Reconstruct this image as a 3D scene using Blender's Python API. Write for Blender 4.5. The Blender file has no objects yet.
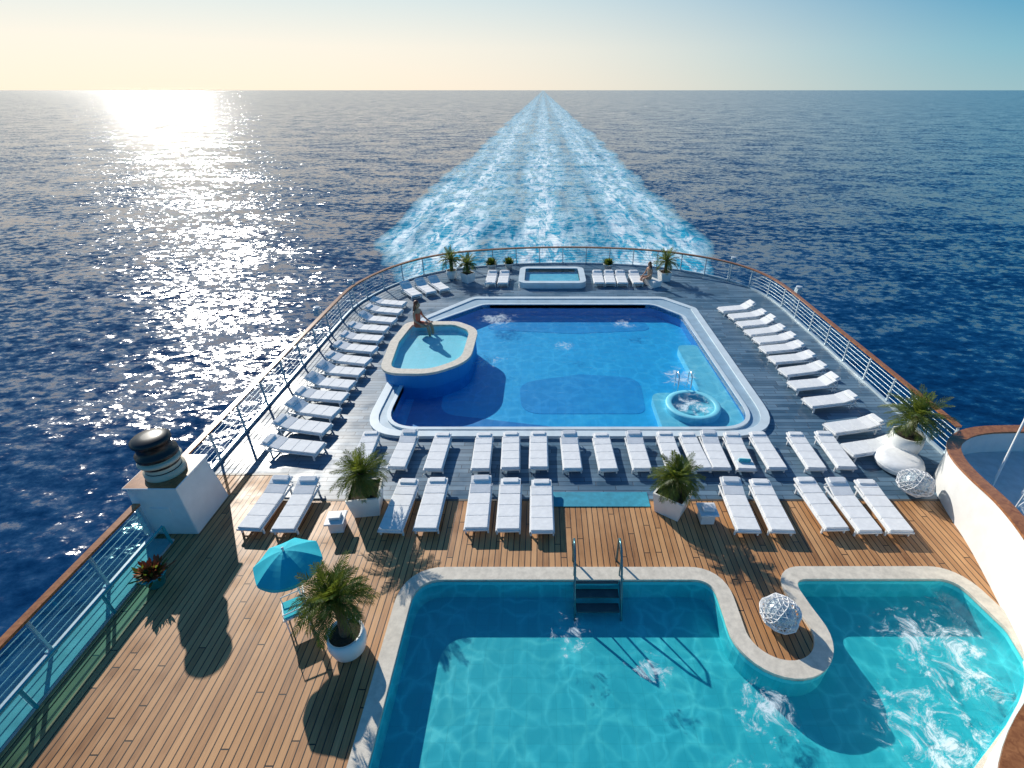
import bpy, bmesh, math, random
from mathutils import Vector, Matrix
random.seed(7)
scene = bpy.context.scene
R = math.radians

# ------------------------------------------------------------------ nodes
class NT:
    def __init__(s, tree): s.t = tree; s.n = tree.nodes; s.l = tree.links
    def new(s, typ, **kw):
        n = s.n.new(typ)
        for k, v in kw.items(): setattr(n, k, v)
        return n
    def put(s, sock, v):
        if isinstance(v, bpy.types.NodeSocket): s.l.new(v, sock)
        elif v is not None: sock.default_value = v
    def m(s, op, a, b=None, c=None, clamp=False):
        n = s.new('ShaderNodeMath', operation=op); n.use_clamp = clamp
        s.put(n.inputs[0], a); s.put(n.inputs[1], b); s.put(n.inputs[2], c)
        return n.outputs[0]
    def vm(s, op, a, b=None, c=None, scale=None):
        n = s.new('ShaderNodeVectorMath', operation=op)
        s.put(n.inputs[0], a); s.put(n.inputs[1], b)
        if c is not None: s.put(n.inputs[2], c)
        if scale is not None: s.put(n.inputs['Scale'], scale)
        return n.outputs['Value'] if op in ('DISTANCE', 'DOT_PRODUCT', 'LENGTH') else n.outputs[0]
    def mr(s, v, a, b, c=0.0, d=1.0, smooth=True):
        n = s.new('ShaderNodeMapRange'); n.interpolation_type = 'SMOOTHSTEP' if smooth else 'LINEAR'
        s.put(n.inputs[0], v)
        for i, x in enumerate((a, b, c, d)): s.put(n.inputs[i+1], x)
        return n.outputs[0]
    def mix(s, f, a, b, blend='MIX'):
        n = s.new('ShaderNodeMix', data_type='RGBA', blend_type=blend)
        s.put(n.inputs[0], f); s.put(n.inputs[6], a); s.put(n.inputs[7], b)
        return n.outputs[2]
    def coord(s, scale=(1, 1, 1), rot=0.0, which='Object'):
        tc = s.new('ShaderNodeTexCoord'); mp = s.new('ShaderNodeMapping')
        s.l.new(tc.outputs[which], mp.inputs[0]); mp.inputs['Scale'].default_value = scale
        mp.inputs['Rotation'].default_value = (0, 0, rot)
        return mp.outputs[0]
    def noise(s, vec, scale, detail=4, rough=.5, dist=0.0, col=False):
        n = s.new('ShaderNodeTexNoise'); s.put(n.inputs['Vector'], vec)
        n.inputs['Scale'].default_value = scale; n.inputs['Detail'].default_value = detail
        n.inputs['Roughness'].default_value = rough; n.inputs['Distortion'].default_value = dist
        return n.outputs['Color' if col else 'Fac']
    def ramp(s, v, stops):
        n = s.new('ShaderNodeValToRGB'); s.put(n.inputs[0], v)
        e = n.color_ramp.elements
        while len(e) > 1: e.remove(e[0])
        e[0].position = stops[0][0]; e[0].color = stops[0][1]
        for p, c in stops[1:]:
            x = e.new(p); x.color = c
        return n.outputs[0]
    def bump(s, h, dist, strength=1.0, normal=None):
        n = s.new('ShaderNodeBump'); n.inputs['Strength'].default_value = strength
        n.inputs['Distance'].default_value = dist; s.put(n.inputs['Height'], h); s.put(n.inputs['Normal'], normal)
        return n.outputs[0]
    def fres(s, ior, flat, nrm=None):
        # surface reflectance; rays arriving from underneath are not totally reflected
        fr = s.new('ShaderNodeFresnel'); fr.inputs[0].default_value = ior; s.put(fr.inputs['Normal'], nrm)
        g = s.new('ShaderNodeNewGeometry'); n = s.new('ShaderNodeMix', data_type='FLOAT')
        s.put(n.inputs[0], g.outputs['Backfacing']); s.put(n.inputs[2], fr.outputs[0]); n.inputs[3].default_value = flat
        return n.outputs[0]

def c4(c): return (c[0], c[1], c[2], 1.0)
def newmat(name):
    m = bpy.data.materials.new(name); m.use_nodes = True
    t = NT(m.node_tree); b = t.n['Principled BSDF']; return m, t, b

def simple(name, col, rough=.5, metal=0.0, var=.15, nscale=3.0, bumpd=0.0, bscale=40, which='Object'):
    m, t, b = newmat(name)
    v = t.coord(which=which)
    n = t.noise(v, nscale, 3, .6)
    k = t.mr(n, .3, .7, 1-var, 1+var*.6, False)
    mx = t.new('ShaderNodeVectorMath', operation='SCALE')
    mx.inputs[0].default_value = col; t.put(mx.inputs['Scale'], k)
    t.put(b.inputs['Base Color'], mx.outputs[0])
    b.inputs['Roughness'].default_value = rough; b.inputs['Metallic'].default_value = metal
    if bumpd: t.put(b.inputs['Normal'], t.bump(t.noise(v, bscale, 2), bumpd))
    return m

M_white = simple('white_paint', (.82, .82, .80), .4, var=.06)
M_cush = simple('white_canvas', (.86, .86, .85), .8, var=.07, nscale=5, bumpd=.006, bscale=14)
M_plastic = simple('lounger_frame', (.74, .75, .76), .35, var=.06)
M_steel = simple('brushed_steel', (.55, .57, .6), .3, 1.0, var=.1)
M_railp = simple('rail_paint', (.50, .60, .65), .35, .3, var=.1)
M_dark = simple('black_paint', (.012, .013, .016), .35, var=.2)
M_cream = simple('cream_paint', (.62, .55, .42), .5, var=.08)
M_stone = simple('cream_stone', (.72, .65, .54), .75, var=.18, nscale=7, bumpd=.004, bscale=60)
M_teal = simple('teal_paint', (.02, .34, .40), .4, var=.1)
M_canopy = simple('turquoise_canvas', (.01, .50, .60), .8, var=.1)
M_soil = simple('soil', (.05, .033, .02), .95, var=.4, nscale=20, bumpd=.02)
M_trunk = simple('palm_bark', (.13, .085, .05), .9, var=.4, nscale=25, bumpd=.02)
M_skin = simple('skin', (.50, .27, .17), .5, var=.06)
M_hair = simple('auburn_hair', (.18, .045, .015), .45, var=.3, nscale=20)
M_dress = simple('coral_swimwear', (.55, .13, .07), .8, var=.1)
M_linen = simple('tan_linen', (.5, .36, .24), .8, var=.1)
M_eye = simple('eye_dark', (.02, .015, .012), .2)
M_lip = simple('lip', (.4, .08, .07), .4)
M_coral = simple('white_lattice', (.8, .8, .8), .6, var=.08)
M_flower = simple('russet_leaves', (.42, .09, .02), .7, var=.4, nscale=15)
M_kerb = simple('gutter_paint', (.40, .50, .54), .5, var=.2)
M_hull = simple('hull_paint', (.75, .76, .78), .4, var=.05, nscale=.3)
M_wing = simple('wing_floor', (.62, .66, .67), .6, var=.15)
M_poolrim = simple('pool_rim_grey', (.36, .50, .60), .45, var=.15, nscale=2)
M_poolrim2 = simple('pool_rim_white', (.66, .75, .79), .4, var=.1, nscale=2)
M_lens = simple('lamp_glass', (.6, .65, .7), .1, var=.05)
M_towel = simple('striped_towel', (.05, .45, .55), .9, var=.2, nscale=12)
M_trim = simple('deck_threshold', (.10, .09, .08), .5, var=.2)

def leafmat():
    m, t, b = newmat('palm_leaf')
    n = t.noise(t.coord(), 4.0, 2)
    col = t.ramp(n, [(.3, (.035, .08, .015, 1)), (.5, (.08, .14, .025, 1)), (.7, (.20, .22, .05, 1))])
    t.put(b.inputs['Base Color'], col); b.inputs['Roughness'].default_value = .45
    tr = t.new('ShaderNodeBsdfTranslucent'); t.put(tr.inputs[0], t.mix(.5, col, (.32, .36, .03, 1)))
    mx = t.new('ShaderNodeMixShader'); mx.inputs[0].default_value = .38
    t.l.new(b.outputs[0], mx.inputs[1]); t.l.new(tr.outputs[0], mx.inputs[2])
    t.l.new(mx.outputs[0], t.n['Material Output'].inputs[0])
    return m
M_leaf = leafmat()

def woodcap():
    m, t, b = newmat('varnished_teak')
    v = t.coord((1, 1, 1)); n = t.noise(v, 9, 4, .6, 1.0)
    t.put(b.inputs['Base Color'], t.ramp(n, [(.3, (.22, .075, .025, 1)), (.7, (.46, .19, .07, 1))]))
    b.inputs['Roughness'].default_value = .28
    return m
M_cap = woodcap()

def planks(name, cols, w, L, along='Y', gapc=(.02, .014, .01, 1), rough=.5, gap=.012, bd=.004, vary=.35):
    m, t, b = newmat(name)
    v0 = t.coord((1, 1, 1), R(90) if along == 'Y' else 0)
    sx = t.new('ShaderNodeSeparateXYZ'); t.put(sx.inputs[0], v0)
    row = t.m('FLOOR', t.m('DIVIDE', sx.outputs[1], w))
    wn = t.new('ShaderNodeTexWhiteNoise', noise_dimensions='1D'); t.put(wn.inputs['W'], row)
    cx = t.new('ShaderNodeCombineXYZ'); t.put(cx.inputs[0], t.m('ADD', sx.outputs[0], t.m('MULTIPLY', wn.outputs['Value'], L))); t.put(cx.inputs[1], sx.outputs[1])
    br = t.new('ShaderNodeTexBrick'); br.offset = 0; br.offset_frequency = 2; br.squash = 1
    t.put(br.inputs['Vector'], cx.outputs[0])
    br.inputs['Color1'].default_value = (0, 0, 0, 1); br.inputs['Color2'].default_value = (1, 1, 1, 1)
    br.inputs['Mortar'].default_value = (.5, .5, .5, 1)
    br.inputs['Scale'].default_value = 1; br.inputs['Mortar Size'].default_value = gap
    br.inputs['Mortar Smooth'].default_value = .2
    br.inputs['Brick Width'].default_value = L; br.inputs['Row Height'].default_value = w
    grain = t.noise(t.coord((14, .7, 1) if along == 'Y' else (.7, 14, 1)), 2.5, 4, .65)
    patch = t.noise(t.coord(), .45, 4, .6)
    sep = t.new('ShaderNodeSeparateColor'); t.put(sep.inputs[0], br.outputs['Color'])
    k = t.m('ADD', t.m('MULTIPLY', sep.outputs[0], vary), t.m('MULTIPLY', grain, 1-vary))
    k = t.m('ADD', k, t.m('MULTIPLY', t.m('SUBTRACT', patch, .5), .9), clamp=True)
    col = t.ramp(k, [(.12, c4(cols[0])), (.45, c4(cols[1])), (.85, c4(cols[2]))])
    col = t.mix(br.outputs['Fac'], col, gapc)
    t.put(b.inputs['Base Color'], col)
    t.put(b.inputs['Roughness'], t.mr(patch, .35, .65, rough-.14, rough+.15))
    h = t.m('SUBTRACT', t.m('MULTIPLY', grain, .3), br.outputs['Fac'])
    t.put(b.inputs['Normal'], t.bump(h, bd))
    return m
M_teak = planks('teak_planks', [(.20, .085, .03), (.46, .225, .09), (.66, .36, .16)], .15, 4.6)
M_grey = planks('blue_grey_deck', [(.04, .085, .135), (.085, .16, .235), (.17, .27, .36)], .19, 1.1, 'X', (.025, .05, .085, 1), .42, .01, vary=.5)

# ------------------------------------------------------------------ mesh builder
class MB:
    def __init__(s): s.v = []; s.f = []; s.mi = []; s.sm = []
    def add(s, vs, fs, m=0, sm=False, mat=None):
        o = len(s.v)
        for p in vs:
            p = Vector(p); s.v.append(mat @ p if mat else p)
        for f in fs: s.f.append([i+o for i in f]); s.mi.append(m); s.sm.append(sm)
    def box(s, c, d, m=0, mat=None, rot=None):
        x, y, z = d[0]/2, d[1]/2, d[2]/2
        vs = [Vector(p) for p in ((-x,-y,-z),(x,-y,-z),(x,y,-z),(-x,y,-z),(-x,-y,z),(x,-y,z),(x,y,z),(-x,y,z))]
        if rot is not None: vs = [rot @ p for p in vs]
        vs = [p+Vector(c) for p in vs]
        s.add(vs, [(0,3,2,1),(4,5,6,7),(0,1,5,4),(1,2,6,5),(2,3,7,6),(3,0,4,7)], m, False, mat)
    def tube(s, pts, r, m=0, n=8, sm=True, mat=None):
        pts = [Vector(p) for p in pts]; k = len(pts)
        rs = r if isinstance(r, (list, tuple)) else [r]*k
        vs = []; fs = []
        up = None
        for i, p in enumerate(pts):
            d = (pts[min(i+1, k-1)]-pts[max(i-1, 0)]).normalized()
            if up is None: up = Vector((0, 0, 1)) if abs(d.z) < .9 else Vector((1, 0, 0))
            a = d.cross(up).normalized(); b = a.cross(d).normalized(); up = b
            for j in range(n):
                an = 2*math.pi*j/n
                vs.append(p+a*math.cos(an)*rs[i]+b*math.sin(an)*rs[i])
        for i in range(k-1):
            for j in range(n):
                fs.append((i*n+j, i*n+(j+1) % n, (i+1)*n+(j+1) % n, (i+1)*n+j))
        s.add(vs, fs, m, sm, mat)
        s.add(vs[:n], [tuple(range(n))[::-1]], m, False, mat); s.add(vs[-n:], [tuple(range(n))], m, False, mat)
    def lathe(s, prof, c=(0, 0, 0), m=0, n=24, sm=True, mat=None, scallop=None):
        vs = []; fs = []
        for r, z in prof:
            for j in range(n):
                a = 2*math.pi*j/n
                vs.append((c[0]+r*math.cos(a), c[1]+r*math.sin(a), c[2]+z))
        for i in range(len(prof)-1):
            for j in range(n): fs.append((i*n+j, i*n+(j+1) % n, (i+1)*n+(j+1) % n, (i+1)*n+j))
        s.add(vs, fs, m, sm, mat)
    def ball(s, c, r, m=0, nu=14, nv=9, mat=None):
        if not isinstance(r, (tuple, list)): r = (r, r, r)
        vs = []; fs = []
        for i in range(nv+1):
            th = math.pi*i/nv
            for j in range(nu):
                a = 2*math.pi*j/nu
                vs.append((c[0]+r[0]*math.sin(th)*math.cos(a), c[1]+r[1]*math.sin(th)*math.sin(a), c[2]-r[2]*math.cos(th)))
        for i in range(nv):
            for j in range(nu): fs.append((i*nu+j, i*nu+(j+1) % nu, (i+1)*nu+(j+1) % nu, (i+1)*nu+j))
        s.add(vs, fs, m, True, mat)
    def mesh(s, name, mats, bevel=0):
        me = bpy.data.meshes.new(name); me.from_pydata([tuple(p) for p in s.v], [], s.f)
        for m in mats: me.materials.append(m)
        for p, mi, sm in zip(me.polygons, s.mi, s.sm): p.material_index = mi; p.use_smooth = sm
        if bevel:
            bm = bmesh.new(); bm.from_mesh(me)
            bmesh.ops.remove_doubles(bm, verts=bm.verts, dist=1e-5)
            es = [e for e in bm.edges if len(e.link_faces) == 2 and e.calc_face_angle(0) > .9]
            bmesh.ops.bevel(bm, geom=es, offset=bevel, segments=2, profile=.6, affect='EDGES', clamp_overlap=True)
            bm.to_mesh(me); bm.free()
        me.update(); return me
    def obj(s, name, mats, loc=(0, 0, 0), rz=0, bevel=0, parent=None):
        return place(name, s.mesh(name, mats, bevel), loc, rz, parent)

def place(name, me, loc=(0, 0, 0), rz=0, parent=None, sc=1):
    o = bpy.data.objects.new(name, me); o.location = loc; o.rotation_euler = (0, 0, rz)
    o.scale = (sc, sc, sc)
    scene.collection.objects.link(o)
    if parent: o.parent = parent
    return o
def empty(name, loc=(0, 0, 0), rz=0):
    return place(name, None, loc, rz)

def slab(name, loops, z0, z1, mat, parent=None):
    cu = bpy.data.curves.new(name, 'CURVE'); cu.dimensions = '2D'; cu.fill_mode = 'BOTH'
    for lp in loops:
        sp = cu.splines.new('POLY'); sp.points.add(len(lp)-1)
        for i, p in enumerate(lp): sp.points[i].co = (p[0], p[1], 0, 1)
        sp.use_cyclic_u = True
    cu.extrude = max((z1-z0)/2, 0)
    o = bpy.data.objects.new(name+'_c', cu); scene.collection.objects.link(o)
    bpy.context.view_layer.update()
    me = bpy.data.meshes.new_from_object(o.evaluated_get(bpy.context.evaluated_depsgraph_get()))
    bpy.data.objects.remove(o)
    me.name = name; me.materials.clear(); me.materials.append(mat)
    zm = (z0+z1)/2
    for v in me.vertices: v.co.z += zm
    if z0 == z1:
        bm = bmesh.new(); bm.from_mesh(me)
        for f in bm.faces:
            f.normal_update()
            if f.normal.z < 0: f.normal_flip()
        bm.to_mesh(me); bm.free()
    return place(name, me, parent=parent)

def fillet(pts, n=8):
    out = []; k = len(pts)
    for i in range(k):
        p = Vector(pts[i][:2]); r = pts[i][2] if len(pts[i]) > 2 else 0
        if r <= 0: out.append(p); continue
        a = Vector(pts[i-1][:2])-p; b = Vector(pts[(i+1) % k][:2])-p
        la, lb = a.length, b.length; a.normalize(); b.normalize()
        ang = a.angle(b); d = min(r/math.tan(ang/2), la*.49, lb*.49)
        s = p+a*d; e = p+b*d
        for j in range(n+1):
            u = j/n; out.append(s*(1-u)**2+p*2*u*(1-u)+e*u*u)
    return out
def offset(lp, d):
    ar = sum(lp[i-1][0]*lp[i][1]-lp[i][0]*lp[i-1][1] for i in range(len(lp)))
    sg = 1 if ar > 0 else -1
    out = []; k = len(lp)
    for i in range(k):
        a = Vector(lp[i])-Vector(lp[i-1]); b = Vector(lp[(i+1) % k])-Vector(lp[i])
        if a.length < 1e-6: a = b
        if b.length < 1e-6: b = a
        na = Vector((a.y, -a.x)).normalized()*sg; nb = Vector((b.y, -b.x)).normalized()*sg
        nn = (na+nb)
        nn = nn.normalized() if nn.length > 1e-6 else na
        out.append(Vector(lp[i])+nn*d/max(.4, nn.dot(na)))
    return out
def wallstrip(mb, lp, z0, z1, m=0, sm=False):
    k = len(lp); vs = [(p[0], p[1], z0) for p in lp]+[(p[0], p[1], z1) for p in lp]
    mb.add(vs, [(i, (i+1) % k, k+(i+1) % k, k+i) for i in range(k)], m, sm)

# ------------------------------------------------------------------ outlines (metres)
aft = [(-10.15, 24.3), (-9.9, 25.6), (-9.3, 27.3), (-8.5, 28.7), (-7.2, 30.2), (-5.3, 31.3), (-2.2, 32.1), (1.2, 32.4), (4.6, 32.2),
       (7.6, 31.5), (9.8, 30.3), (11.3, 29.0), (12.2, 27.6), (12.7, 26.0)]
def chaikin(p, n=2):
    for _ in range(n):
        q = [p[0]]
        for a, b in zip(p, p[1:]):
            q.append((a[0]*.75+b[0]*.25, a[1]*.75+b[1]*.25)); q.append((a[0]*.25+b[0]*.75, a[1]*.25+b[1]*.75))
        q.append(p[-1]); p = q
    return p
aftc = chaikin([(-10.15, 22.0)]+aft+[(12.8, 24.0)], 2)
edge_all = [(-10.3, -6)]+[(p[0]*1.012, p[1]+.12) for p in aftc]+[(12.95, 12.2), (17, 12.2), (17, -6)]

main_out = fillet([(-6.15, 13.1, 1.6), (8.1, 13.1, 1.9), (8.1, 24.3, 0.5), (6.7, 25.95, 0.8), (-3.9, 25.95, .8), (-6.15, 23.0, 0.8)])
main_in = fillet([(-5.45, 13.6, 1.2), (7.3, 13.6, 1.3), (7.1, 23.2, 0.6), (5.9, 24.75, 0.8), (-3.2, 24.75, .8), (-5.45, 22.4, 0.6)])
aftpool = fillet([(-1.1, 27.9, .2), (2.2, 27.9, .2), (2.2, 30.3, .2), (-1.1, 30.3, .2)])
disc = [(5.05+1.07*math.cos(a), 6.3+1.02*math.sin(a), 0) for a in [R(x) for x in range(175, 376, 10)]]
low_in = fillet([(-3.0, -3, 0), (-3.0, 7.56, .65), (4.0, 7.56, .6), (3.99, 6.6, .1)] + disc + [(6.02, 6.85, .3), (5.9, 7.58, .35), (9.75, 7.58, .5), (9.98, 6.3, .5), (9.75, 5.35, .8),
     (8.6, 4.55, .8), (7.2, 3.7, .8), (6.2, 2.2, .8), (5.9, 0, .5), (5.9, -3, 0)])
low_out = offset(low_in, .36)

# ------------------------------------------------------------------ deck
deck = empty('ship_deck')
YB = 10.25
wood_loop = [(-10.3, -6), (-10.3, 11.3), (-7.75, 11.3), (-7.75, YB), (17, YB), (17, -6)]
slab('teak_deck', [wood_loop, offset(low_in, .34)], -.12, 0, M_teak, deck)
grey_loop = [(-10.3, 11.3)]+edge_all[1:-2]+[(17, 12.2), (17, YB), (-7.75, YB), (-7.75, 11.3)]
slab('grey_deck', [grey_loop, offset(main_out, -.05), offset(aftpool, .1)], -.12, 0, M_grey, deck)
mb = MB(); mb.box((1.85, YB, .003), (19.2, .07, .012)); mb.box((-7.75, 10.79, .003), (.07, 1.0, .012)); mb.box((-9.0, 11.33, .003), (2.55, .07, .012))
mb.obj('threshold', [M_trim], parent=deck)
mb = MB(); wallstrip(mb, edge_all, -15.5, -.12)
mb.obj('hull', [M_hull])
slab('deck_mat', [[(-.2, 9.98), (3.0, 9.98), (3.0, 10.55), (-.2, 10.55)]], .012, .024, simple('teal_mat', (.03, .30, .42), .7, var=.2, nscale=6))

# ------------------------------------------------------------------ pools
def basinmat(name, a, b_, tile=.3):
    m, t, b = newmat(name)
    v = t.coord()
    n = t.noise(v, .35, 3, .6, .6)
    wv = t.vm('ADD', v, t.vm('SCALE', t.noise(v, 1.1, 2, .5, col=True), scale=.10))
    br = t.new('ShaderNodeTexBrick'); br.offset = 0; t.put(br.inputs['Vector'], wv)
    br.inputs['Color1'].default_value = (.93, .93, .93, 1); br.inputs['Color2'].default_value = (1, 1, 1, 1)
    br.inputs['Mortar'].default_value = (.86, .9, .9, 1); br.inputs['Scale'].default_value = 1
    br.inputs['Brick Width'].default_value = tile; br.inputs['Row Height'].default_value = tile; br.inputs['Mortar Size'].default_value = .01
    col = t.mix(n, c4(a), c4(b_)); col = t.mix(1.0, col, br.outputs[0], 'MULTIPLY')
    t.put(b.inputs['Base Color'], col); b.inputs['Roughness'].default_value = .5
    return m

def watermat(name, dark, light, scale, gloss=.03, foam=0.0, bumpd=.03, spots=(), lw=.17):
    m, t, b = newmat(name); t.n.remove(b)
    v = t.coord()
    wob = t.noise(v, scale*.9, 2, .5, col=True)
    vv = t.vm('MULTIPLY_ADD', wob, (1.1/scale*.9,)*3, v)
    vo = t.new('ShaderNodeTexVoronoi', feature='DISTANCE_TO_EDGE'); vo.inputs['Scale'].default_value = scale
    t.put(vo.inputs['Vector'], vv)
    caustic = t.m('POWER', t.mr(vo.outputs['Distance'], 0.0, lw, 1, 0, False), 1.6)
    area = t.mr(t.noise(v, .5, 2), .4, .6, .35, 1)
    k = t.m('MULTIPLY', caustic, area, clamp=True)
    tr = t.new('ShaderNodeBsdfTransparent'); t.put(tr.inputs[0], t.mix(k, c4(dark), c4(light)))  # caustic light net painted into the water's transmission colour
    rip = t.noise(t.coord((1, 1.4, 1)), 2.2, 3, .55, .8)
    nrm = t.bump(rip, bumpd)
    gl = t.new('ShaderNodeBsdfGlossy'); gl.inputs['Roughness'].default_value = gloss; t.put(gl.inputs['Normal'], nrm)
    mx = t.new('ShaderNodeMixShader'); t.put(mx.inputs[0], t.fres(1.33, .08, nrm))
    t.l.new(tr.outputs[0], mx.inputs[1]); t.l.new(gl.outputs[0], mx.inputs[2])
    out = mx.outputs[0]
    if foam:
        fm = t.noise(v, 2.0, 5, .80, .9)
        reg = None
        for (x, y, r) in spots:
            q = t.mr(t.vm('DISTANCE', v, (x, y, 0)), 0, r, 1, 0); reg = q if reg is None else t.m('MAXIMUM', reg, q)
        th = t.m('SUBTRACT', .80, t.m('MULTIPLY', reg, .40))
        ff = t.m('MULTIPLY', t.mr(t.m('SUBTRACT', fm, th), 0, .2), foam, clamp=True)
        df = t.new('ShaderNodeBsdfDiffuse'); df.inputs[0].default_value = (.80, .90, .92, 1)
        m2 = t.new('ShaderNodeMixShader'); t.put(m2.inputs[0], ff)
        t.l.new(out, m2.inputs[1]); t.l.new(df.outputs[0], m2.inputs[2]); out = m2.outputs[0]
    t.l.new(out, t.n['Material Output'].inputs[0])
    return m

M_basinL = basinmat('turquoise_tile', (.05, .64, .70), (.10, .76, .80))
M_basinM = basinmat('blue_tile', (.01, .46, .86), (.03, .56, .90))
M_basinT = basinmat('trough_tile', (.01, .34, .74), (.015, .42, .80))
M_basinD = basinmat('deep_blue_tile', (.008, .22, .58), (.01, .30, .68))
M_basinS = basinmat('shallow_tile', (.18, .68, .84), (.28, .76, .88))
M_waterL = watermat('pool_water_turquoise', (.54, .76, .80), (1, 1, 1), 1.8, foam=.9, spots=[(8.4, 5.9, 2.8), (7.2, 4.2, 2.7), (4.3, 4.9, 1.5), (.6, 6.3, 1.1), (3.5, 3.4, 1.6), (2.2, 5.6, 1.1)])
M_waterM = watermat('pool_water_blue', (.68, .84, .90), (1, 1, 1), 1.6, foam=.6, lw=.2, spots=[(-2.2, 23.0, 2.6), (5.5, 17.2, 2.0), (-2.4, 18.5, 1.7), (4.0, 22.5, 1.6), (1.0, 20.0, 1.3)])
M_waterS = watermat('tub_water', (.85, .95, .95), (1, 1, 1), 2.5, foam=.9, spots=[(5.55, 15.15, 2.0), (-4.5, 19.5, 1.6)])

FL = -.60
lp = empty('swimming_pool')
mb = MB(); wallstrip(mb, low_in, FL, .0); mb.obj('basin_wall', [M_basinL], parent=lp)
slab('basin_floor', [low_in], FL-.02, FL, M_basinL, lp)
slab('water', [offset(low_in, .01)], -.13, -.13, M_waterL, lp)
cop = slab('coping', [low_out, low_in], -.02, .07, M_stone, lp)
FM = -.50
mp = empty('main_pool')
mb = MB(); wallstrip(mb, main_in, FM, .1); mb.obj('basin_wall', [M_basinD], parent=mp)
slab('basin_floor', [main_in], FM-.02, FM, M_basinM, mp)
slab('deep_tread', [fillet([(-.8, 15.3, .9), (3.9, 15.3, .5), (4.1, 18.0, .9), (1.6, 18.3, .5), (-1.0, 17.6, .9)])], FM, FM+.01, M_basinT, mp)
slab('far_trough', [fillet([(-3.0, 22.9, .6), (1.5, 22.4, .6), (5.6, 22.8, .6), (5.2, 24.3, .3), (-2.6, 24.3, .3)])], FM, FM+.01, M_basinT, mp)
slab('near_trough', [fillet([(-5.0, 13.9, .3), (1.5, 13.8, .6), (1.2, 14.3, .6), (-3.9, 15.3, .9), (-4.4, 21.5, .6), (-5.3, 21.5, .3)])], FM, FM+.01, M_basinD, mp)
slab('shallow_shelf', [fillet([(4.2, 13.55, .4), (7.3, 13.55, 1.2), (7.15, 20.5, .2), (6.2, 20.5, .6), (6.2, 16.3, .5), (4.2, 16.3, .5)])], FM, -.18, M_basinS, mp)
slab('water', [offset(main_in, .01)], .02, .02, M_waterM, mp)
slab('outer_rim', [main_out, offset(main_out, -.3)], -.1, .12, M_poolrim2, mp)
slab('inner_gutter', [offset(main_out, -.3), offset(main_in, .14)], -.1, .07, M_poolrim, mp)
slab('inner_lip', [offset(main_in, .14), main_in], -.1, .14, M_poolrim2, mp)
mb = MB()
mb.lathe([(1.0, -.3), (1.0, .03), (.96, .06), (.80, .06), (.77, .04), (.77, -.15), (0.0, -.15)], (5.55, 15.15, 0), 0, 40)
for x in (5.3, 5.8): mb.tube([(x, 16.9, -.2), (x, 16.9, .4), (x, 16.7, .55), (x, 16.45, .4), (x, 16.4, -.3)], .022, 1)
mb.obj('spa_ring', [M_basinS, M_steel], parent=mp)
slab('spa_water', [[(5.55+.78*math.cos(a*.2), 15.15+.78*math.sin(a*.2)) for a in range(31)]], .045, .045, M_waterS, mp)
tub = empty('raised_hot_tub')
tl = fillet([(-6.25, 16.35, .9), (-4.3, 16.3, 1.6), (-3.0, 17.3, 1.6), (-3.0, 20.3, 1.2), (-4.0, 21.1, .8), (-6.3, 21.1, .5), (-6.5, 19.0, 1.0)])
ti = offset(tl, -.3)
mb = MB(); wallstrip(mb, tl, FM, .62, 0); mb.obj('skirt', [M_basinD], parent=tub)
slab('rim', [offset(tl, .08), ti], .62, .72, M_stone, tub)
mb = MB(); wallstrip(mb, ti, .4, .62); mb.obj('inner_wall', [M_basinS], parent=tub)
slab('tub_floor', [ti], .38, .4, M_basinS, tub)
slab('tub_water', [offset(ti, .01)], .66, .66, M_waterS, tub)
ap = empty('plunge_pool')
slab('rim', [offset(aftpool, .35), aftpool], -.1, .35, M_poolrim2, ap)
mb = MB(); wallstrip(mb, aftpool, .1, .3); mb.obj('basin_wall', [M_basinS], parent=ap)
slab('basin_floor', [aftpool], .08, .1, M_basinS, ap)
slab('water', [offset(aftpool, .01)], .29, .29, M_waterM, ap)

def lattice_ball(name, loc, r, k=26):
    bm = bmesh.new(); bmesh.ops.create_icosphere(bm, subdivisions=3, radius=r)
    me = bpy.data.meshes.new(name)
    for v in bm.verts:
        q = 1+random.uniform(-.07, .07); v.co *= q
        v.co.z *= .8
    bm.to_mesh(me); bm.free(); me.materials.append(M_coral)
    o = place(name, me, loc); w = o.modifiers.new('w', 'WIREFRAME'); w.thickness = .035; w.use_even_offset = False
    mb = MB(); mb.ball((0, 0, 0), (r*.8, r*.8, r*.64), 0); mb.obj('core', [M_railp], parent=o)
    return o
lattice_ball('lattice_sculpture', (5.1, 6.5, .36), .40)
lattice_ball('lattice_sculpture', (10.65, 10.55, .38), .44)

mb = MB()
for i in range(3):
    y = 7.62-.24*i; z = .0-.2*i
    mb.box((1.28, y, z), (1.0, .22, .045), 0)
for sx in (.74, 1.82):
    mb.tube([(sx, 8.15, .0), (sx, 8.15, .78), (sx, 8.05, .9), (sx, 7.75, .88), (sx, 7.5, .55), (sx, 6.95, FL)], .027, 1)
    mb.tube([(sx, 7.68, -.1), (sx, 7.68, .82)], .02, 1)
    mb.box((sx, 7.35, -.24), (.03, .75, .10), 1, rot=Matrix.Rotation(math.atan(.2/.24), 3, 'X'))
mb.obj('pool_ladder', [simple('ladder_tread', (.09, .11, .12), .5), simple('ladder_tube', (.08, .2, .24), .25, .6)])

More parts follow.
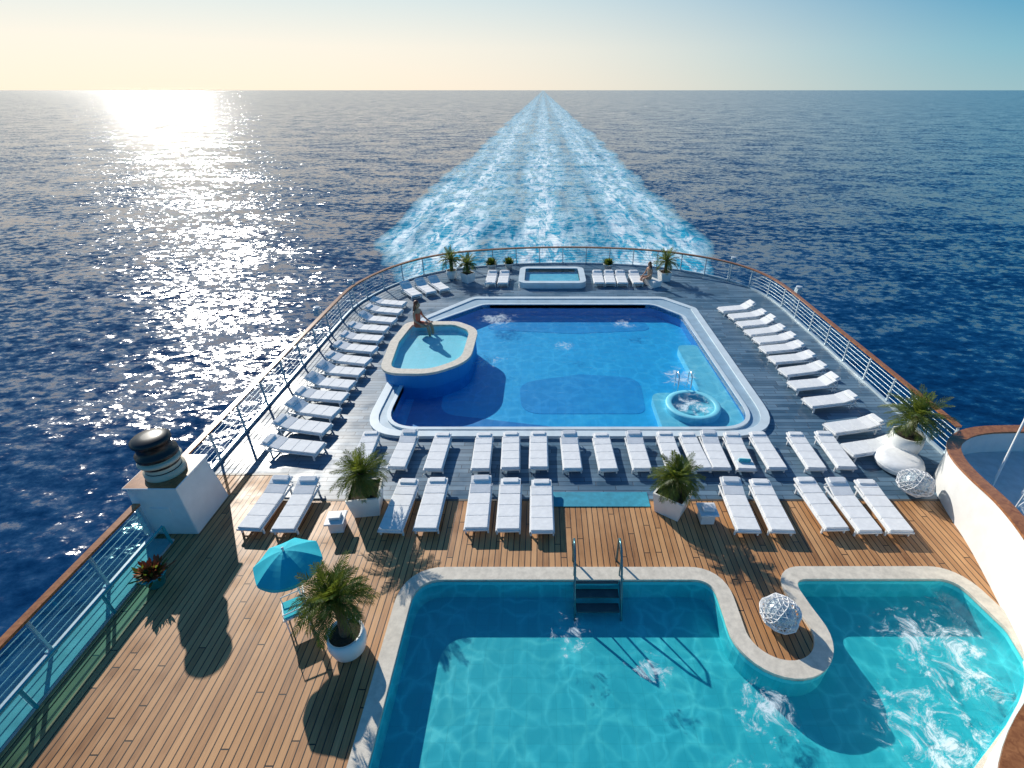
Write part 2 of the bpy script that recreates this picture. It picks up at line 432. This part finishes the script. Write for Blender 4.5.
# ------------------------------------------------------------------ loungers
def lounger(a, towel=False):
    mb = MB(); w = .61
    for sx in (-1, 1):
        mb.box((sx*w/2, -.1, .22), (.045, 1.75, .05), 1)
        for y in (-.85, .62): 
            mb.box((sx*(w/2-.01), y, .10), (.045, .05, .20), 1)
    for y in (-.95, .75): mb.box((0, y, .22), (w+.04, .05, .05), 1)
    mb.box((0, -.85, .08), (w-.06, .03, .03), 1)
    n = 3; y0 = -.95; L = 1.27
    for i in range(n):
        mb.box((0, y0+L*(i+.5)/n, .275), (w-.03, L/n-.012, .065), 0)
    Rm = Matrix.Rotation(a, 3, 'X'); hinge = Vector((0, .33, .245))
    for i in range(2):
        c = hinge+Rm @ Vector((0, .30*(i+.5), .032)); mb.box(c, (w-.03, .288, .065), 0, rot=Rm)
    c = hinge+Rm @ Vector((0, .50, .085)); mb.box(c, (w-.16, .17, .05), 0, rot=Rm)
    if towel:
        mb.tube([(-.2, -.6, .36), (.2, -.62, .36)], .06, 2, 12)
    if a > .1:
        e = hinge+Rm @ Vector((0, .45, -.02))
        for sx in (-.25, .25): mb.tube([(sx, e.y, e.z), (sx, e.y+.1, .2)], .015, 1)
    return mb.mesh('sun_lounger', [M_cush, M_plastic, M_towel], .012)
LM = [lounger(R(3)), lounger(R(14)), lounger(R(28)), lounger(R(6), True)]
def put(x, y, rz, k=None, j=.03, sc=1):
    me = LM[k if k is not None else random.choice([0, 1, 1])]
    place('sun_lounger', me, (x+random.uniform(-j, j), y+random.uniform(-j, j), 0), rz+random.uniform(-R(2.5), R(2.5)), None, sc)
for i, x in enumerate((-4.38, -3.34, -1.94, -1.05, -.1, .89, 1.94, 3.02, 4.05, 4.72, 5.44, 6.2, 7.02, 8.29, 9.18)): put(x, 12.2, 0, 3 if i == 11 else random.choice([0, 0, 1]), .05, .92)
put(-5.6, 12.25, 0, 0, .03, .92)
for i, x in enumerate((-7.57, -6.72, -3.96, -3.03, -1.72, -.87, 0.0, 5.33, 6.26, 7.62, 8.43, 9.27)): put(x, 9.85, R(-1), random.choice([0, 0, 1]), .05)
for x, y in [(-8.27, 24.67), (-8.19, 23.6), (-8.2, 22.5), (-8.32, 21.4), (-8.34, 20.35), (-8.29, 19.3), (-8.24, 18.25), (-8.24, 17.27), (-8.25, 16.32), (-8.26, 15.4), (-8.22, 14.45), (-8.13, 13.5), (-7.98, 12.4)]:
    put(x, y, R(80), random.choice([1, 1, 2]))
for x, y in [(10.12, 23.9), (10.31, 22.95), (10.43, 22.0), (10.46, 21.1), (10.58, 20.2), (10.56, 19.3), (10.55, 18.35), (10.58, 17.35), (10.49, 16.3), (10.5, 15.1), (10.55, 13.5), (10.5, 12.35)]:
    put(x, y, R(-78), random.choice([1, 1, 2]))
for x in (-3.1, -2.35, 3.3, 4.0, 4.75, 5.6): put(x, 28.7, 0, 1)
for x, y in ((-6.1, 27.5), (-6.8, 27.0), (-7.5, 26.5)): put(x, y, R(35), 2)
put(-5.6, 3.0, R(88), 1)

def side_table(loc, rz=0):
    mb = MB(); mb.box((0, 0, .38), (.5, .5, .05), 0); mb.box((0, 0, .18), (.36, .36, .34), 0)
    mb.box((0, 0, .45), (.3, .22, .08), 0)
    return mb.obj('side_table', [M_plastic], loc, rz, .02)
side_table((-5.43, 9.2, 0), .1); side_table((4.4, 9.5, 0), 0)

# ------------------------------------------------------------------ palms
def palm(loc, pot='square', ps=1.0, crown_z=1.15, r=.85, n=46, seed=1, trunk=.45):
    rnd = random.Random(seed)
    par = empty('potted_palm', loc, rnd.uniform(0, 1))
    mb = MB(); h = .62*ps
    if pot == 'square':
        a = .30*ps; b = .38*ps; z0 = 0; z1 = h
        vs = [(-a,-a,z0),(a,-a,z0),(a,a,z0),(-a,a,z0),(-b,-b,z1),(b,-b,z1),(b,b,z1),(-b,b,z1)]
        mb.add(vs, [(0,3,2,1),(0,1,5,4),(1,2,6,5),(2,3,7,6),(3,0,4,7)], 0)
        q = b-.05
        mb.add([(-b,-b,z1),(b,-b,z1),(b,b,z1),(-b,b,z1),(-q,-q,z1),(q,-q,z1),(q,q,z1),(-q,q,z1)], [(0,1,5,4),(1,2,6,5),(2,3,7,6),(3,0,4,7)], 0)
        mb.add([(-q,-q,z1),(q,-q,z1),(q,q,z1),(-q,q,z1),(-q,-q,z1-.06),(q,-q,z1-.06),(q,q,z1-.06),(-q,q,z1-.06)], [(0,1,5,4),(1,2,6,5),(2,3,7,6),(3,0,4,7),(4,5,6,7)], 1)
    else:
        mb.lathe([(0, 0), (.24*ps, 0), (.33*ps, .12*ps), (.38*ps, h*.6), (.36*ps, h), (.31*ps, h), (.31*ps, h-.05)], (0, 0, 0), 0, 28)
        mb.lathe([(.31*ps, h-.05), (0, h-.04)], (0, 0, 0), 1, 28)
    mb.obj('planter', [M_white, M_soil], parent=par)
    mb = MB(); z0 = h-.06; pts = []; rs = []
    steps = 10
    for i in range(steps+1):
        u = i/steps; pts.append((.03*math.sin(u*3), .02*u, z0+(crown_z-z0)*u)); rs.append((.10-.02*u)*(1+.14*(i % 2)))
    mb.tube(pts, rs, 0, 10)
    mb.obj('trunk', [M_trunk], parent=par)
    mb = MB()
    for i in range(n):
        az = i*2.399+rnd.uniform(-.3, .3); u = i/n
        el = R(82-85*u+rnd.uniform(-8, 8)); L = r*rnd.uniform(.85, 1.2)
        p = Vector((0, 0, crown_z-.05)); d = Vector((math.cos(az)*math.cos(el), math.sin(az)*math.cos(el), math.sin(el)))
        seg = 11; side = Vector((-math.sin(az), math.cos(az), 0)); pl = [p.copy()]
        for k in range(seg):
            d = (d+Vector((0, 0, -.085-.05*u))).normalized(); p = p+d*L/seg; pl.append(p.copy())
        mb.tube(pl, [.010*(1-k/(seg+1)) for k in range(seg+1)], 0, 4, False)
        for k in range(2, seg+1):
            for hlf in (0, .5):
                q = pl[k-1].lerp(pl[k], hlf); dd = (pl[k]-pl[k-1]).normalized(); up = side.cross(dd).normalized()
                ll = .27*r*math.sin(math.pi*min(1, (k+hlf)/(seg+1.5))**.8)+.05
                for s_ in (-1, 1):
                    t = (side*s_*.75+dd*.85-up*rnd.uniform(-.1, .25)).normalized()
                    e = q+t*ll*rnd.uniform(.85, 1.1)-Vector((0, 0, ll*.15))
                    mm = q.lerp(e, .45)+Vector((0, 0, .012)); wv = dd*.015
                    mb.add([q-wv*.5, q+wv*.5, mm+wv, e, mm-wv], [(0, 1, 2, 3, 4)], 0)
    mb.obj('fronds', [M_leaf], parent=par)
    return par
palm((-4.85, 9.95, 0), 'square', 1.12, 1.25, .76, 42, 1)
palm((3.55, 9.9, 0), 'square', 1.12, 1.15, .76, 42, 2)
palm((-4.0, 5.9, 0), 'round', 1.0, 1.72, .78, 48, 3)
palm((11.45, 12.35, 0), 'round', 1.25, 1.45, .95, 44, 4)
palm((-5.6, 29.3, 0), 'round', .9, 1.2, .8, 30, 5)
palm((-4.55, 28.8, 0), 'square', .9, 1.1, .75, 30, 6)
palm((7.4, 29.0, 0), 'square', .9, 1.2, .85, 30, 8)
mb = MB(); mb.lathe([(0, 0), (.5, 0), (.62, .08), (.66, .24), (.6, .36), (.4, .41), (0, .42)], (0, 0, 0), 0, 32); mb.tube([(.665*math.cos(i*.2), .665*math.sin(i*.2), .22) for i in range(32)], .012, 1, 6)
mb.obj('round_pouf', [M_cush, M_plastic], (10.95, 11.7, 0))
def flowerpot(loc, rm, s=1.0, leaf=M_flower, seed=3):
    rnd = random.Random(seed); mb = MB()
    mb.lathe([(0, 0), (.15*s, 0), (.24*s, .3*s), (.26*s, .3*s), (.26*s, .34*s), (.21*s, .34*s), (.2*s, .28*s), (0, .28*s)], (0, 0, 0), 0, 20)
    for i in range(260):
        a = rnd.uniform(0, 6.28); e = rnd.uniform(.1, 1.5); L = rnd.uniform(.12, .32)*s
        d = Vector((math.cos(a)*math.cos(e), math.sin(a)*math.cos(e), math.sin(e)))
        p = Vector((rnd.uniform(-.1, .1), rnd.uniform(-.1, .1), .3))*s; q = p+d*L
        sd = Vector((-math.sin(a), math.cos(a), 0))*.03*s
        mb.add([p, q-sd, q+d*.07*s, q+sd], [(0, 1, 2, 3)], rnd.choice([1, 1, 2]))
    return mb.obj('flower_pot', [rm, leaf, M_leaf], loc)
flowerpot((-9.1, 7.5, 0), M_teal, 1.1)
flowerpot((-3.3, 30.9, 0), M_white, 1.3, M_leaf, 5)
flowerpot((-2.2, 31.2, 0), M_white, 1.2, M_leaf, 6)
flowerpot((4.2, 31.0, 0), M_white, 1.2, M_leaf, 7)

# ------------------------------------------------------------------ umbrella + chair
mb = MB(); seg = 8; sub = 6; rings = 7; vs = []; fs = []
for i in range(rings+1):
    u = i/rings
    for j in range(seg*sub):
        a = 2*math.pi*j/(seg*sub); ph = (j % sub)/sub
        sag = math.sin(math.pi*ph)
        rr = .68*u*(1-.06*sag*u); z = 1.85-.36*u**1.5-.03*sag*u
        vs.append((rr*math.cos(a), rr*math.sin(a), z))
N = seg*sub
for i in range(rings):
    for j in range(N): fs.append((i*N+j, i*N+(j+1) % N, (i+1)*N+(j+1) % N, (i+1)*N+j))
for j in range(N):
    v = vs[rings*N+j]; vs.append((v[0], v[1], v[2]-.07-.03*math.sin(math.pi*(j % sub)/sub)))
for j in range(N): fs.append((rings*N+j, rings*N+(j+1) % N, (rings+1)*N+(j+1) % N, (rings+1)*N+j))
mb.add(vs, fs, 0, False)
for k in range(seg):
    a = 2*math.pi*k/seg
    mb.tube([(.02*math.cos(a), .02*math.sin(a), 1.84), (.36*math.cos(a), .36*math.sin(a), 1.67), (.67*math.cos(a), .67*math.sin(a), 1.475)], .007, 1, 5)
mb.tube([(0, 0, 0), (0, 0, 1.92)], .022, 1, 10); mb.ball((0, 0, 1.92), .03, 1)
mb.lathe([(0, 0), (.22, 0), (.22, .05), (.05, .1), (.03, .25)], (0, 0, 0), 1, 20)
mb.obj('patio_umbrella', [M_canopy, M_white], (-5.36, 6.9, 0), R(12))
def chair(loc, rz):
    mb = MB()
    for x in (-.22, .22):
        for y in (-.2, .2): mb.tube([(x, y, 0), (x*.95, y*.95, .43)], .015, 0)
    mb.box((0, 0, .45), (.48, .46, .04), 0); mb.box((0, 0, .49), (.42, .4, .05), 1)
    mb.tube([(-.22, .2, .43), (-.22, .27, .78), (.22, .27, .78), (.22, .2, .43)], .015, 0)
    for i in range(4): mb.box((0, .235+.01*i, .55+.06*i), (.42, .015, .04), 0)
    for x in (-.24, .24): mb.tube([(x, -.2, .43), (x, -.2, .64), (x, .24, .66)], .013, 0)
    return mb.obj('deck_chair', [M_white, M_canopy], loc, rz)
chair((-5.35, 6.55, 0), R(-60))

# ------------------------------------------------------------------ rails
def resample(p, step):
    out = [Vector(p[0])]
    tot = sum((Vector(b)-Vector(a)).length for a, b in zip(p, p[1:])); n = max(1, round(tot/step)); st = tot/n
    want = st; acc = 0
    for a, b in zip(p, p[1:]):
        a = Vector(a); b = Vector(b); L = (b-a).length
        while want <= acc+L+1e-6 and L > 0:
            out.append(a.lerp(b, (want-acc)/L)); want += st
        acc += L
    return out
def glassmat():
    m, t, b = newmat('tinted_glass'); t.n.remove(b)
    tr = t.new('ShaderNodeBsdfTransparent'); tr.inputs[0].default_value = (.66, .92, .94, 1)
    gl = t.new('ShaderNodeBsdfGlossy'); gl.inputs['Roughness'].default_value = .03
    mx = t.new('ShaderNodeMixShader'); t.put(mx.inputs[0], t.fres(1.45, .08)); t.l.new(tr.outputs[0], mx.inputs[1]); t.l.new(gl.outputs[0], mx.inputs[2])
    t.l.new(mx.outputs[0], t.n['Material Output'].inputs[0]); return m
M_glass = glassmat()
def sweep_rect(mb, pts, w, z0, z1, m):
    vs = []; k = len(pts)
    for i, p in enumerate(pts):
        p = Vector(p[:2]); d = (Vector(pts[min(i+1, k-1)][:2])-Vector(pts[max(i-1, 0)][:2])).normalized(); nn = Vector((-d.y, d.x))*w/2
        a = z0 if not callable(z0) else z0(i/(k-1)); b = z1 if not callable(z1) else z1(i/(k-1))
        vs += [(p.x+nn.x, p.y+nn.y, a), (p.x-nn.x, p.y-nn.y, a), (p.x-nn.x, p.y-nn.y, b), (p.x+nn.x, p.y+nn.y, b)]
    fs = []
    for i in range(k-1):
        for j in range(4): fs.append((i*4+j, i*4+(j+1) % 4, i*4+4+(j+1) % 4, i*4+4+j))
    fs += [(3, 2, 1, 0), tuple(range((k-1)*4, k*4))]
    mb.add(vs, fs, m, False)
def rail(path, glass=False, inset=0.0):
    mb = MB(); fine = resample(path, .3); posts = resample(path, 1.55)
    sweep_rect(mb, fine, .17, 1.09, 1.15, 0)
    sweep_rect(mb, fine, .05, 1.05, 1.088, 1)
    sweep_rect(mb, fine, .10, .0, .09, 1)
    for z in (.26, .43, .60, .77, .93): mb.tube([(p.x, p.y, z) for p in fine], .011, 1, 6)
    for p in posts: mb.box((p.x, p.y, .56), (.055, .055, .98), 1)
    for p in posts: mb.box((p.x, p.y, .1), (.14, .14, .03), 1)
    if glass:
        for a, b in zip(posts, posts[1:]):
            d = (b-a)*.03
            sweep_rect(mb, [a+d, b-d], .012, .14, .98, 2)
    return mb.obj('deck_railing', [M_cap, M_railp, M_glass])
rail([(-10.15, -5), (-10.15, 8.95)], True)
rail([(-10.15, 10.45)]+list(aftc)+[(12.8, 12.25)])
mb = MB()
ps = resample([(-9.55, -5), (-9.55, 8.7)], 1.9)
for p in ps: mb.box((p.x, p.y, .3), (.05, .05, .6), 0)
for a, b in zip(ps, ps[1:]): sweep_rect(mb, [a+Vector((0, .05)), b-Vector((0, .05))], .012, .06, .55, 1)
mb.tube([(-9.55, -5, .62), (-9.55, 8.7, .62)], .03, 0)
mb.tube([(-9.8, -5, .35), (-9.8, 8.7, .35)], .035, 2)
mb.obj('glass_windbreak', [M_teal, M_glass, M_railp])
mb = MB(); mb.box((-9.85, 1.9, .03), (.62, 13.8, .06), 0); mb.obj('gutter', [M_kerb])
def flood(loc, rz=0):
    mb = MB(); mb.tube([(0, 0, -.4), (0, 0, .9)], .04, 0); mb.box((0, 0, 1.05), (.34, .26, .3), 0); mb.lathe([(.13, 0), (.16, .1), (0, .12)], (0, 0, 1.2), 1, 16)
    mb.box((0, -.2, .1), (.08, .5, .06), 0)
    return mb.obj('floodlight', [M_railp, M_lens], loc, rz, .01)
flood((13.25, 24.3, 0), R(90)); flood((11.6, 29.5, 0), R(40)); flood((-10.6, 21.5, 0), R(-90)); flood((-10.3, 25.3, 0), R(-90))

# ------------------------------------------------------------------ ventilator house
vent = empty('ventilation_funnel', (-9.75, 9.72, 0))
mb = MB()
a, b, h = .72, .62, 1.5
mb.add([(-a,-a,0),(a,-a,0),(a,a,0),(-a,a,0),(-b,-b,h),(b,-b,h),(b,b,h),(-b,b,h)], [(0,3,2,1),(0,1,5,4),(1,2,6,5),(2,3,7,6),(3,0,4,7),(4,5,6,7)], 0)
mb.box((0, 0, h+.025), (1.36, 1.36, .05), 1)
mb.box((0, -.66, .55), (.5, .05, .7), 0)
mb.obj('housing', [M_white, M_cap], bevel=.03, parent=vent)
mb = MB()
mb.lathe([(.46, 0), (.46, .14), (.40, .16), (.40, .3)], (0, 0, h+.05), 0, 36)
mb.lathe([(.405, 0), (.405, .12)], (0, 0, h+.34), 1, 36)
mb.lathe([(.40, 0), (.47, .0), (.49, .04), (.47, .09), (.40, .1), (.40, .16)], (0, 0, h+.44), 0, 36)
mb.lathe([(.43, 0), (.46, .02), (.46, .14), (.38, .17), (.38, .42), (.43, .44), (.43, .52), (.36, .58), (.15, .6), (0, .6)], (0, 0, h+.58), 1, 36)
mb.lathe([(.405, 0), (.405, .04)], (0, 0, h+.2), 1, 36)
mb.obj('cowl', [M_cream, M_dark], parent=vent)

# ------------------------------------------------------------------ starboard wing bulwark
wp = chaikin([(16.9, 12.05), (14.4, 12.1), (13.0, 12.0), (12.0, 11.45), (11.5, 10.7), (11.2, 9.7), (11.0, 8.7), (10.65, 7.6), (10.3, 6.6), (10.0, 5.75), (9.5, 5.1), (8.6, 4.45), (7.4, 3.65), (6.6, 2.8), (6.15, 1.6), (6.0, -3)], 2)
wing = empty('starboard_bulwark')
zt = lambda u: 1.12+.55*math.exp(-((u-.50)/.17)**2)
mb = MB(); sweep_rect(mb, wp, .16, -.05, zt, 0); o = mb.obj('wall', [M_white], parent=wing)
mb2 = MB(); sweep_rect(mb2, wp, .34, lambda u: zt(u)+.003, lambda u: zt(u)+.06, 0); mb2.obj('cap_rail', [M_cap], parent=wing)
slab('platform', [[(p[0]+.05, p[1]-.05) for p in wp if p[1] > 5.2]+[(16.9, 5.2)]], .02, .35, M_wing, wing)
slab('lower_platform', [[(p[0]+.08, p[1]-.08) for p in wp if p[1] <= 5.2]+[(16.9, -3), (16.9, 5.15)]], .02, .3, M_teak, wing)
mb = MB(); mb.tube([(12.6, 10.3, .35), (13.3, 11.1, 2.3)], .03, 0); mb.tube([(13.2, 9.6, .35), (13.2, 9.6, 1.5)], .03, 0)
for z in (.7, .95, 1.2): mb.tube([(12.2, 9.2, z), (14.8, 10.6, z)], .02, 0)
for x, y in ((12.2, 9.2), (13.5, 9.9), (14.8, 10.6)): mb.tube([(x, y, .35), (x, y, 1.25)], .025, 0)
mb.obj('stanchions', [M_white], parent=wing)

# ------------------------------------------------------------------ people
def person(name, loc, rz, top, bottomz, sc=1.0):
    J = {'pel': ((0, 0, .11), .135), 'wai': ((0, .03, .29), .10), 'che': ((0, .05, .45), .125), 'nkb': ((0, .06, .56), .07), 'nk': ((0, .075, .63), .045), 'hd': ((0, .08, .69), .045)}
    E = [('pel', 'wai'), ('wai', 'che'), ('che', 'nkb'), ('nkb', 'nk'), ('nk', 'hd')]
    for s, n in ((-1, 'l'), (1, 'r')):
        J['sh'+n] = ((s*.165, .05, .53), .05); J['el'+n] = ((s*.24, .10, .29), .036)
        J['wr'+n] = ((s*.20, .31, .17), .024); J['pa'+n] = ((s*.19, .385, .155), .030)
        E += [('nkb', 'sh'+n), ('sh'+n, 'el'+n), ('el'+n, 'wr'+n), ('wr'+n, 'pa'+n)]
        J['hp'+n] = ((s*.09, .04, .08), .095); J['kn'+n] = ((s*.10, .46, .13), .058)
        J['ca'+n] = ((s*.10, .50, -.08), .052); J['an'+n] = ((s*.10, .50, -.32), .034); J['to'+n] = ((s*.11, .64, -.38), .028)
        E += [('pel', 'hp'+n), ('hp'+n, 'kn'+n), ('kn'+n, 'ca'+n), ('ca'+n, 'an'+n), ('an'+n, 'to'+n)]
    ks = list(J); me = bpy.data.meshes.new(name)
    me.from_pydata([J[k][0] for k in ks], [(ks.index(a), ks.index(b)) for a, b in E], [])
    o = bpy.data.objects.new('tmp', me); scene.collection.objects.link(o)
    o.modifiers.new('s', 'SKIN'); ly = me.skin_vertices[0].data
    for i, k in enumerate(ks): ly[i].radius = (J[k][1],)*2
    ly[0].use_root = True
    o.modifiers.new('u', 'SUBSURF').levels = 2
    bpy.context.view_layer.update()
    body = bpy.data.meshes.new_from_object(o.evaluated_get(bpy.context.evaluated_depsgraph_get()))
    bpy.data.objects.remove(o)
    body.materials.clear(); body.materials.append(M_skin); body.materials.append(top)
    for p in body.polygons:
        c = p.center; p.use_smooth = True
        if abs(c.x) < .19 and bottomz < c.z < .50 and c.y < .24: p.material_index = 1
    par = empty(name, loc, rz); par.scale = (sc,)*3
    place('body', body, parent=par)
    mb = MB()
    for s in (-1, 1):
        base = Vector((s*.19, .39, .155))
        for k, (dx, L) in enumerate(((-.024, .068), (-.008, .078), (.009, .073), (.025, .058))):
            p = base+Vector((dx, .018, 0)); mb.tube([p, p+Vector((dx*.2, L*.5, .004)), p+Vector((dx*.3, L*.85, -.012)), p+Vector((dx*.3, L, -.026))], [.009, .0085, .008, .006], 0, 7)
        p = base+Vector((-s*.022, -.02, 0)); mb.tube([p, p+Vector((-s*.022, .024, -.004)), p+Vector((-s*.03, .052, -.01))], [.011, .009, .007], 0, 7)
    hc = Vector((0, .095, .775))
    mb.ball(hc, (.074, .092, .112), 0, 18, 12); mb.ball(hc+Vector((0, .02, -.065)), (.052, .06, .05), 0)
    mb.tube([hc+Vector((0, .088, .02)), hc+Vector((0, .112, -.018)), hc+Vector((0, .09, -.028))], [.008, .013, .008], 0, 7)
    for s in (-1, 1):
        mb.ball(hc+Vector((s*.028, .080, .012)), (.012, .008, .007), 2, 8, 6); mb.ball(hc+Vector((s*.075, .0, -.005)), (.01, .02, .03), 0, 8, 6)
        mb.tube([hc+Vector((s*.015, .09, .032)), hc+Vector((s*.042, .078, .032))], .004, 1, 5)
    mb.ball(hc+Vector((0, .083, -.055)), (.022, .009, .008), 3, 10, 6)
    mb.ball(hc+Vector((0, -.018, .022)), (.088, .096, .112), 1, 18, 12)
    rnd = random.Random(4)
    for i in range(46):
        a = R(180+ (i/45)*180); x = .08*math.cos(a)+rnd.uniform(-.01, .01); y = .07*math.sin(a)
        L = rnd.uniform(.32, .44)
        mb.tube([hc+Vector((x*.8, y*.8-.01, .05)), hc+Vector((x*1.1, y-.03, -.06)), hc+Vector((x*1.3, y-.06, -.2)), hc+Vector((x*1.2+rnd.uniform(-.02, .02), y-.05, -L))], [.02, .022, .018, .005], 1, 6)
    mb.obj('head_and_hands', [M_skin, M_hair, M_eye, M_lip], parent=par)
    return par
person('woman', (-5.75, 20.6, .72), R(-110), M_dress, .03, 1.4)
person('sunbather', (6.35, 28.3, .36), R(120), M_linen, .03, 1.15)
mb = MB(); mb.box((0, 0, .18), (.6, 1.2, .36), 0); mb.obj('deck_bench', [M_white], (6.45, 28.25, 0), R(30), .03)

# ------------------------------------------------------------------ sea
def seamat():
    m, t, b = newmat('sea_water')
    g = t.new('ShaderNodeNewGeometry'); sp = t.new('ShaderNodeSeparateXYZ'); t.put(sp.inputs[0], g.outputs['Position'])
    X, Y = sp.outputs[0], sp.outputs[1]
    wob = t.m('MULTIPLY', t.m('SUBTRACT', t.noise(t.coord((.05, .02, 1)), 1, 3, .6), .5), 14)
    ax = t.m('ABSOLUTE', t.m('ADD', X, wob))
    W = t.mr(Y, 38, 95, 12, 33, False)
    g1 = lambda v: (v, v, v, 1)
    prof = t.ramp(t.m('DIVIDE', ax, W), [(0, g1(1)), (.10, g1(.8)), (.22, g1(.30)), (.38, g1(.35)), (.52, g1(.85)), (.62, g1(.95)), (.72, g1(.5)), (.84, g1(.75)), (.93, g1(.35)), (1, g1(0))])
    fade = t.mr(Y, 60, 3000, 1, .35, False)
    start = t.mr(Y, 32, 40)
    streak = t.noise(t.coord((.22, .012, 1)), 1, 4, .6)
    tur = t.m('MULTIPLY', t.m('MULTIPLY', t.m('POWER', prof, .55), start), t.mr(streak, .25, .6, .55, 1.4))
    tur = t.m('MULTIPLY', tur, t.m('POWER', fade, .4), clamp=True)
    fn = t.noise(t.coord((.42, .12, 1)), 1, 6, .78, .6)
    foam = t.m('MULTIPLY', t.m('MULTIPLY', t.mr(fn, .43, .58), t.m('MULTIPLY', prof, t.mr(streak, .3, .6, .5, 1.5))), t.m('MULTIPLY', start, fade), clamp=True)
    big = t.noise(t.coord((.01, .02, 1)), 1, 2)
    deep = t.mix(big, (.001, .028, .095, 1), (.002, .052, .155, 1))
    col = t.mix(tur, deep, (.005, .40, .60, 1)); col = t.mix(t.m('MULTIPLY', foam, .95), col, (.84, .93, .95, 1))
    t.put(b.inputs['Base Color'], col)
    t.put(b.inputs['Roughness'], t.m('ADD', .13, t.m('MULTIPLY', foam, .5)))
    b.inputs['IOR'].default_value = 1.33
    b.inputs['Specular IOR Level'].default_value = .5
    n1 = t.noise(t.coord((.07, .13, 1), .35), 1, 2, .55, col=True)
    n2 = t.noise(t.coord((.60, 1.0, 1), .2), 1, 4, .70, col=True)
    s1 = t.vm('MULTIPLY', t.vm('SUBTRACT', n1, (.5, .5, .5)), (.35, .6, 0))
    s2 = t.vm('MULTIPLY', t.vm('SUBTRACT', n2, (.5, .5, .5)), (1.0, 1.5, 0))
    sl = t.vm('ADD', t.vm('ADD', s1, s2), (0, 0, 1))
    t.put(b.inputs['Normal'], t.vm('NORMALIZE', sl))
    return m
mb = MB(); S = 60000
mb.add([(-S, -3000, 0), (S, -3000, 0), (S, S, 0), (-S, S, 0)], [(0, 1, 2, 3)], 0)
mb.obj('sea', [seamat()], (0, 0, -15))

# ------------------------------------------------------------------ light, sky, camera
AZ = R(-36); EL = R(28)
w = bpy.data.worlds.new('World'); scene.world = w; w.use_nodes = True
t = NT(w.node_tree); bg = t.n['Background']
sky = t.new('ShaderNodeTexSky'); sky.sky_type = 'NISHITA'; sky.sun_disc = False
sky.sun_elevation = EL; sky.sun_rotation = AZ; sky.air_density = 1.0; sky.dust_density = .6; sky.ozone_density = 2
tc = t.new('ShaderNodeTexCoord'); sp = t.new('ShaderNodeSeparateXYZ'); t.put(sp.inputs[0], tc.outputs['Generated'])
nz = t.new('ShaderNodeCombineXYZ'); t.put(nz.inputs[0], sp.outputs[0]); t.put(nz.inputs[1], sp.outputs[1])
nn = t.new('ShaderNodeVectorMath', operation='NORMALIZE'); t.put(nn.inputs[0], nz.outputs[0])
dt = t.new('ShaderNodeVectorMath', operation='DOT_PRODUCT'); t.put(dt.inputs[0], nn.outputs[0]); dt.inputs[1].default_value = (math.sin(AZ), math.cos(AZ), 0)
g = t.mr(dt.outputs['Value'], .15, 1.0)
z = sp.outputs[2]
base = t.ramp(z, [(0, (.34, .58, .64, 1)), (.05, (.21, .52, .66, 1)), (.12, (.04, .35, .60, 1)), (.3, (.015, .18, .46, 1)), (1, (.01, .09, .28, 1))])
glow = t.ramp(z, [(0, (1.08, .95, .78, 1)), (.06, (1.04, .97, .84, 1)), (.14, (.72, .86, .88, 1)), (.3, (.16, .38, .60, 1)), (1, (.03, .14, .36, 1))])
grad = t.mix(g, base, glow)
ns = t.new('ShaderNodeVectorMath', operation='SCALE'); t.put(ns.inputs[0], sky.outputs[0]); ns.inputs['Scale'].default_value = .05
t.put(bg.inputs[0], t.mix(.12, grad, ns.outputs[0])); bg.inputs[1].default_value = 1.0
L = bpy.data.lights.new('sun', 'SUN'); L.energy = 5.0; L.angle = R(.5); L.color = (1, .94, .84)
so = bpy.data.objects.new('sun', L); scene.collection.objects.link(so)
d = Vector((math.sin(AZ)*math.cos(EL), math.cos(AZ)*math.cos(EL), math.sin(EL)))
so.rotation_euler = d.to_track_quat('Z', 'Y').to_euler()
cam = bpy.data.cameras.new('camera'); co = bpy.data.objects.new('camera', cam); scene.collection.objects.link(co)
cam.sensor_width = 36; cam.lens = 490/1024*36; cam.shift_x = -31/1024; cam.clip_end = 200000; cam.clip_start = .1
co.location = (0, 0, 10); co.rotation_euler = (R(90)-math.atan(294/490), 0, 0)
scene.camera = co
scene.view_settings.view_transform = 'Standard'; scene.view_settings.look = 'None'; scene.view_settings.exposure = 0
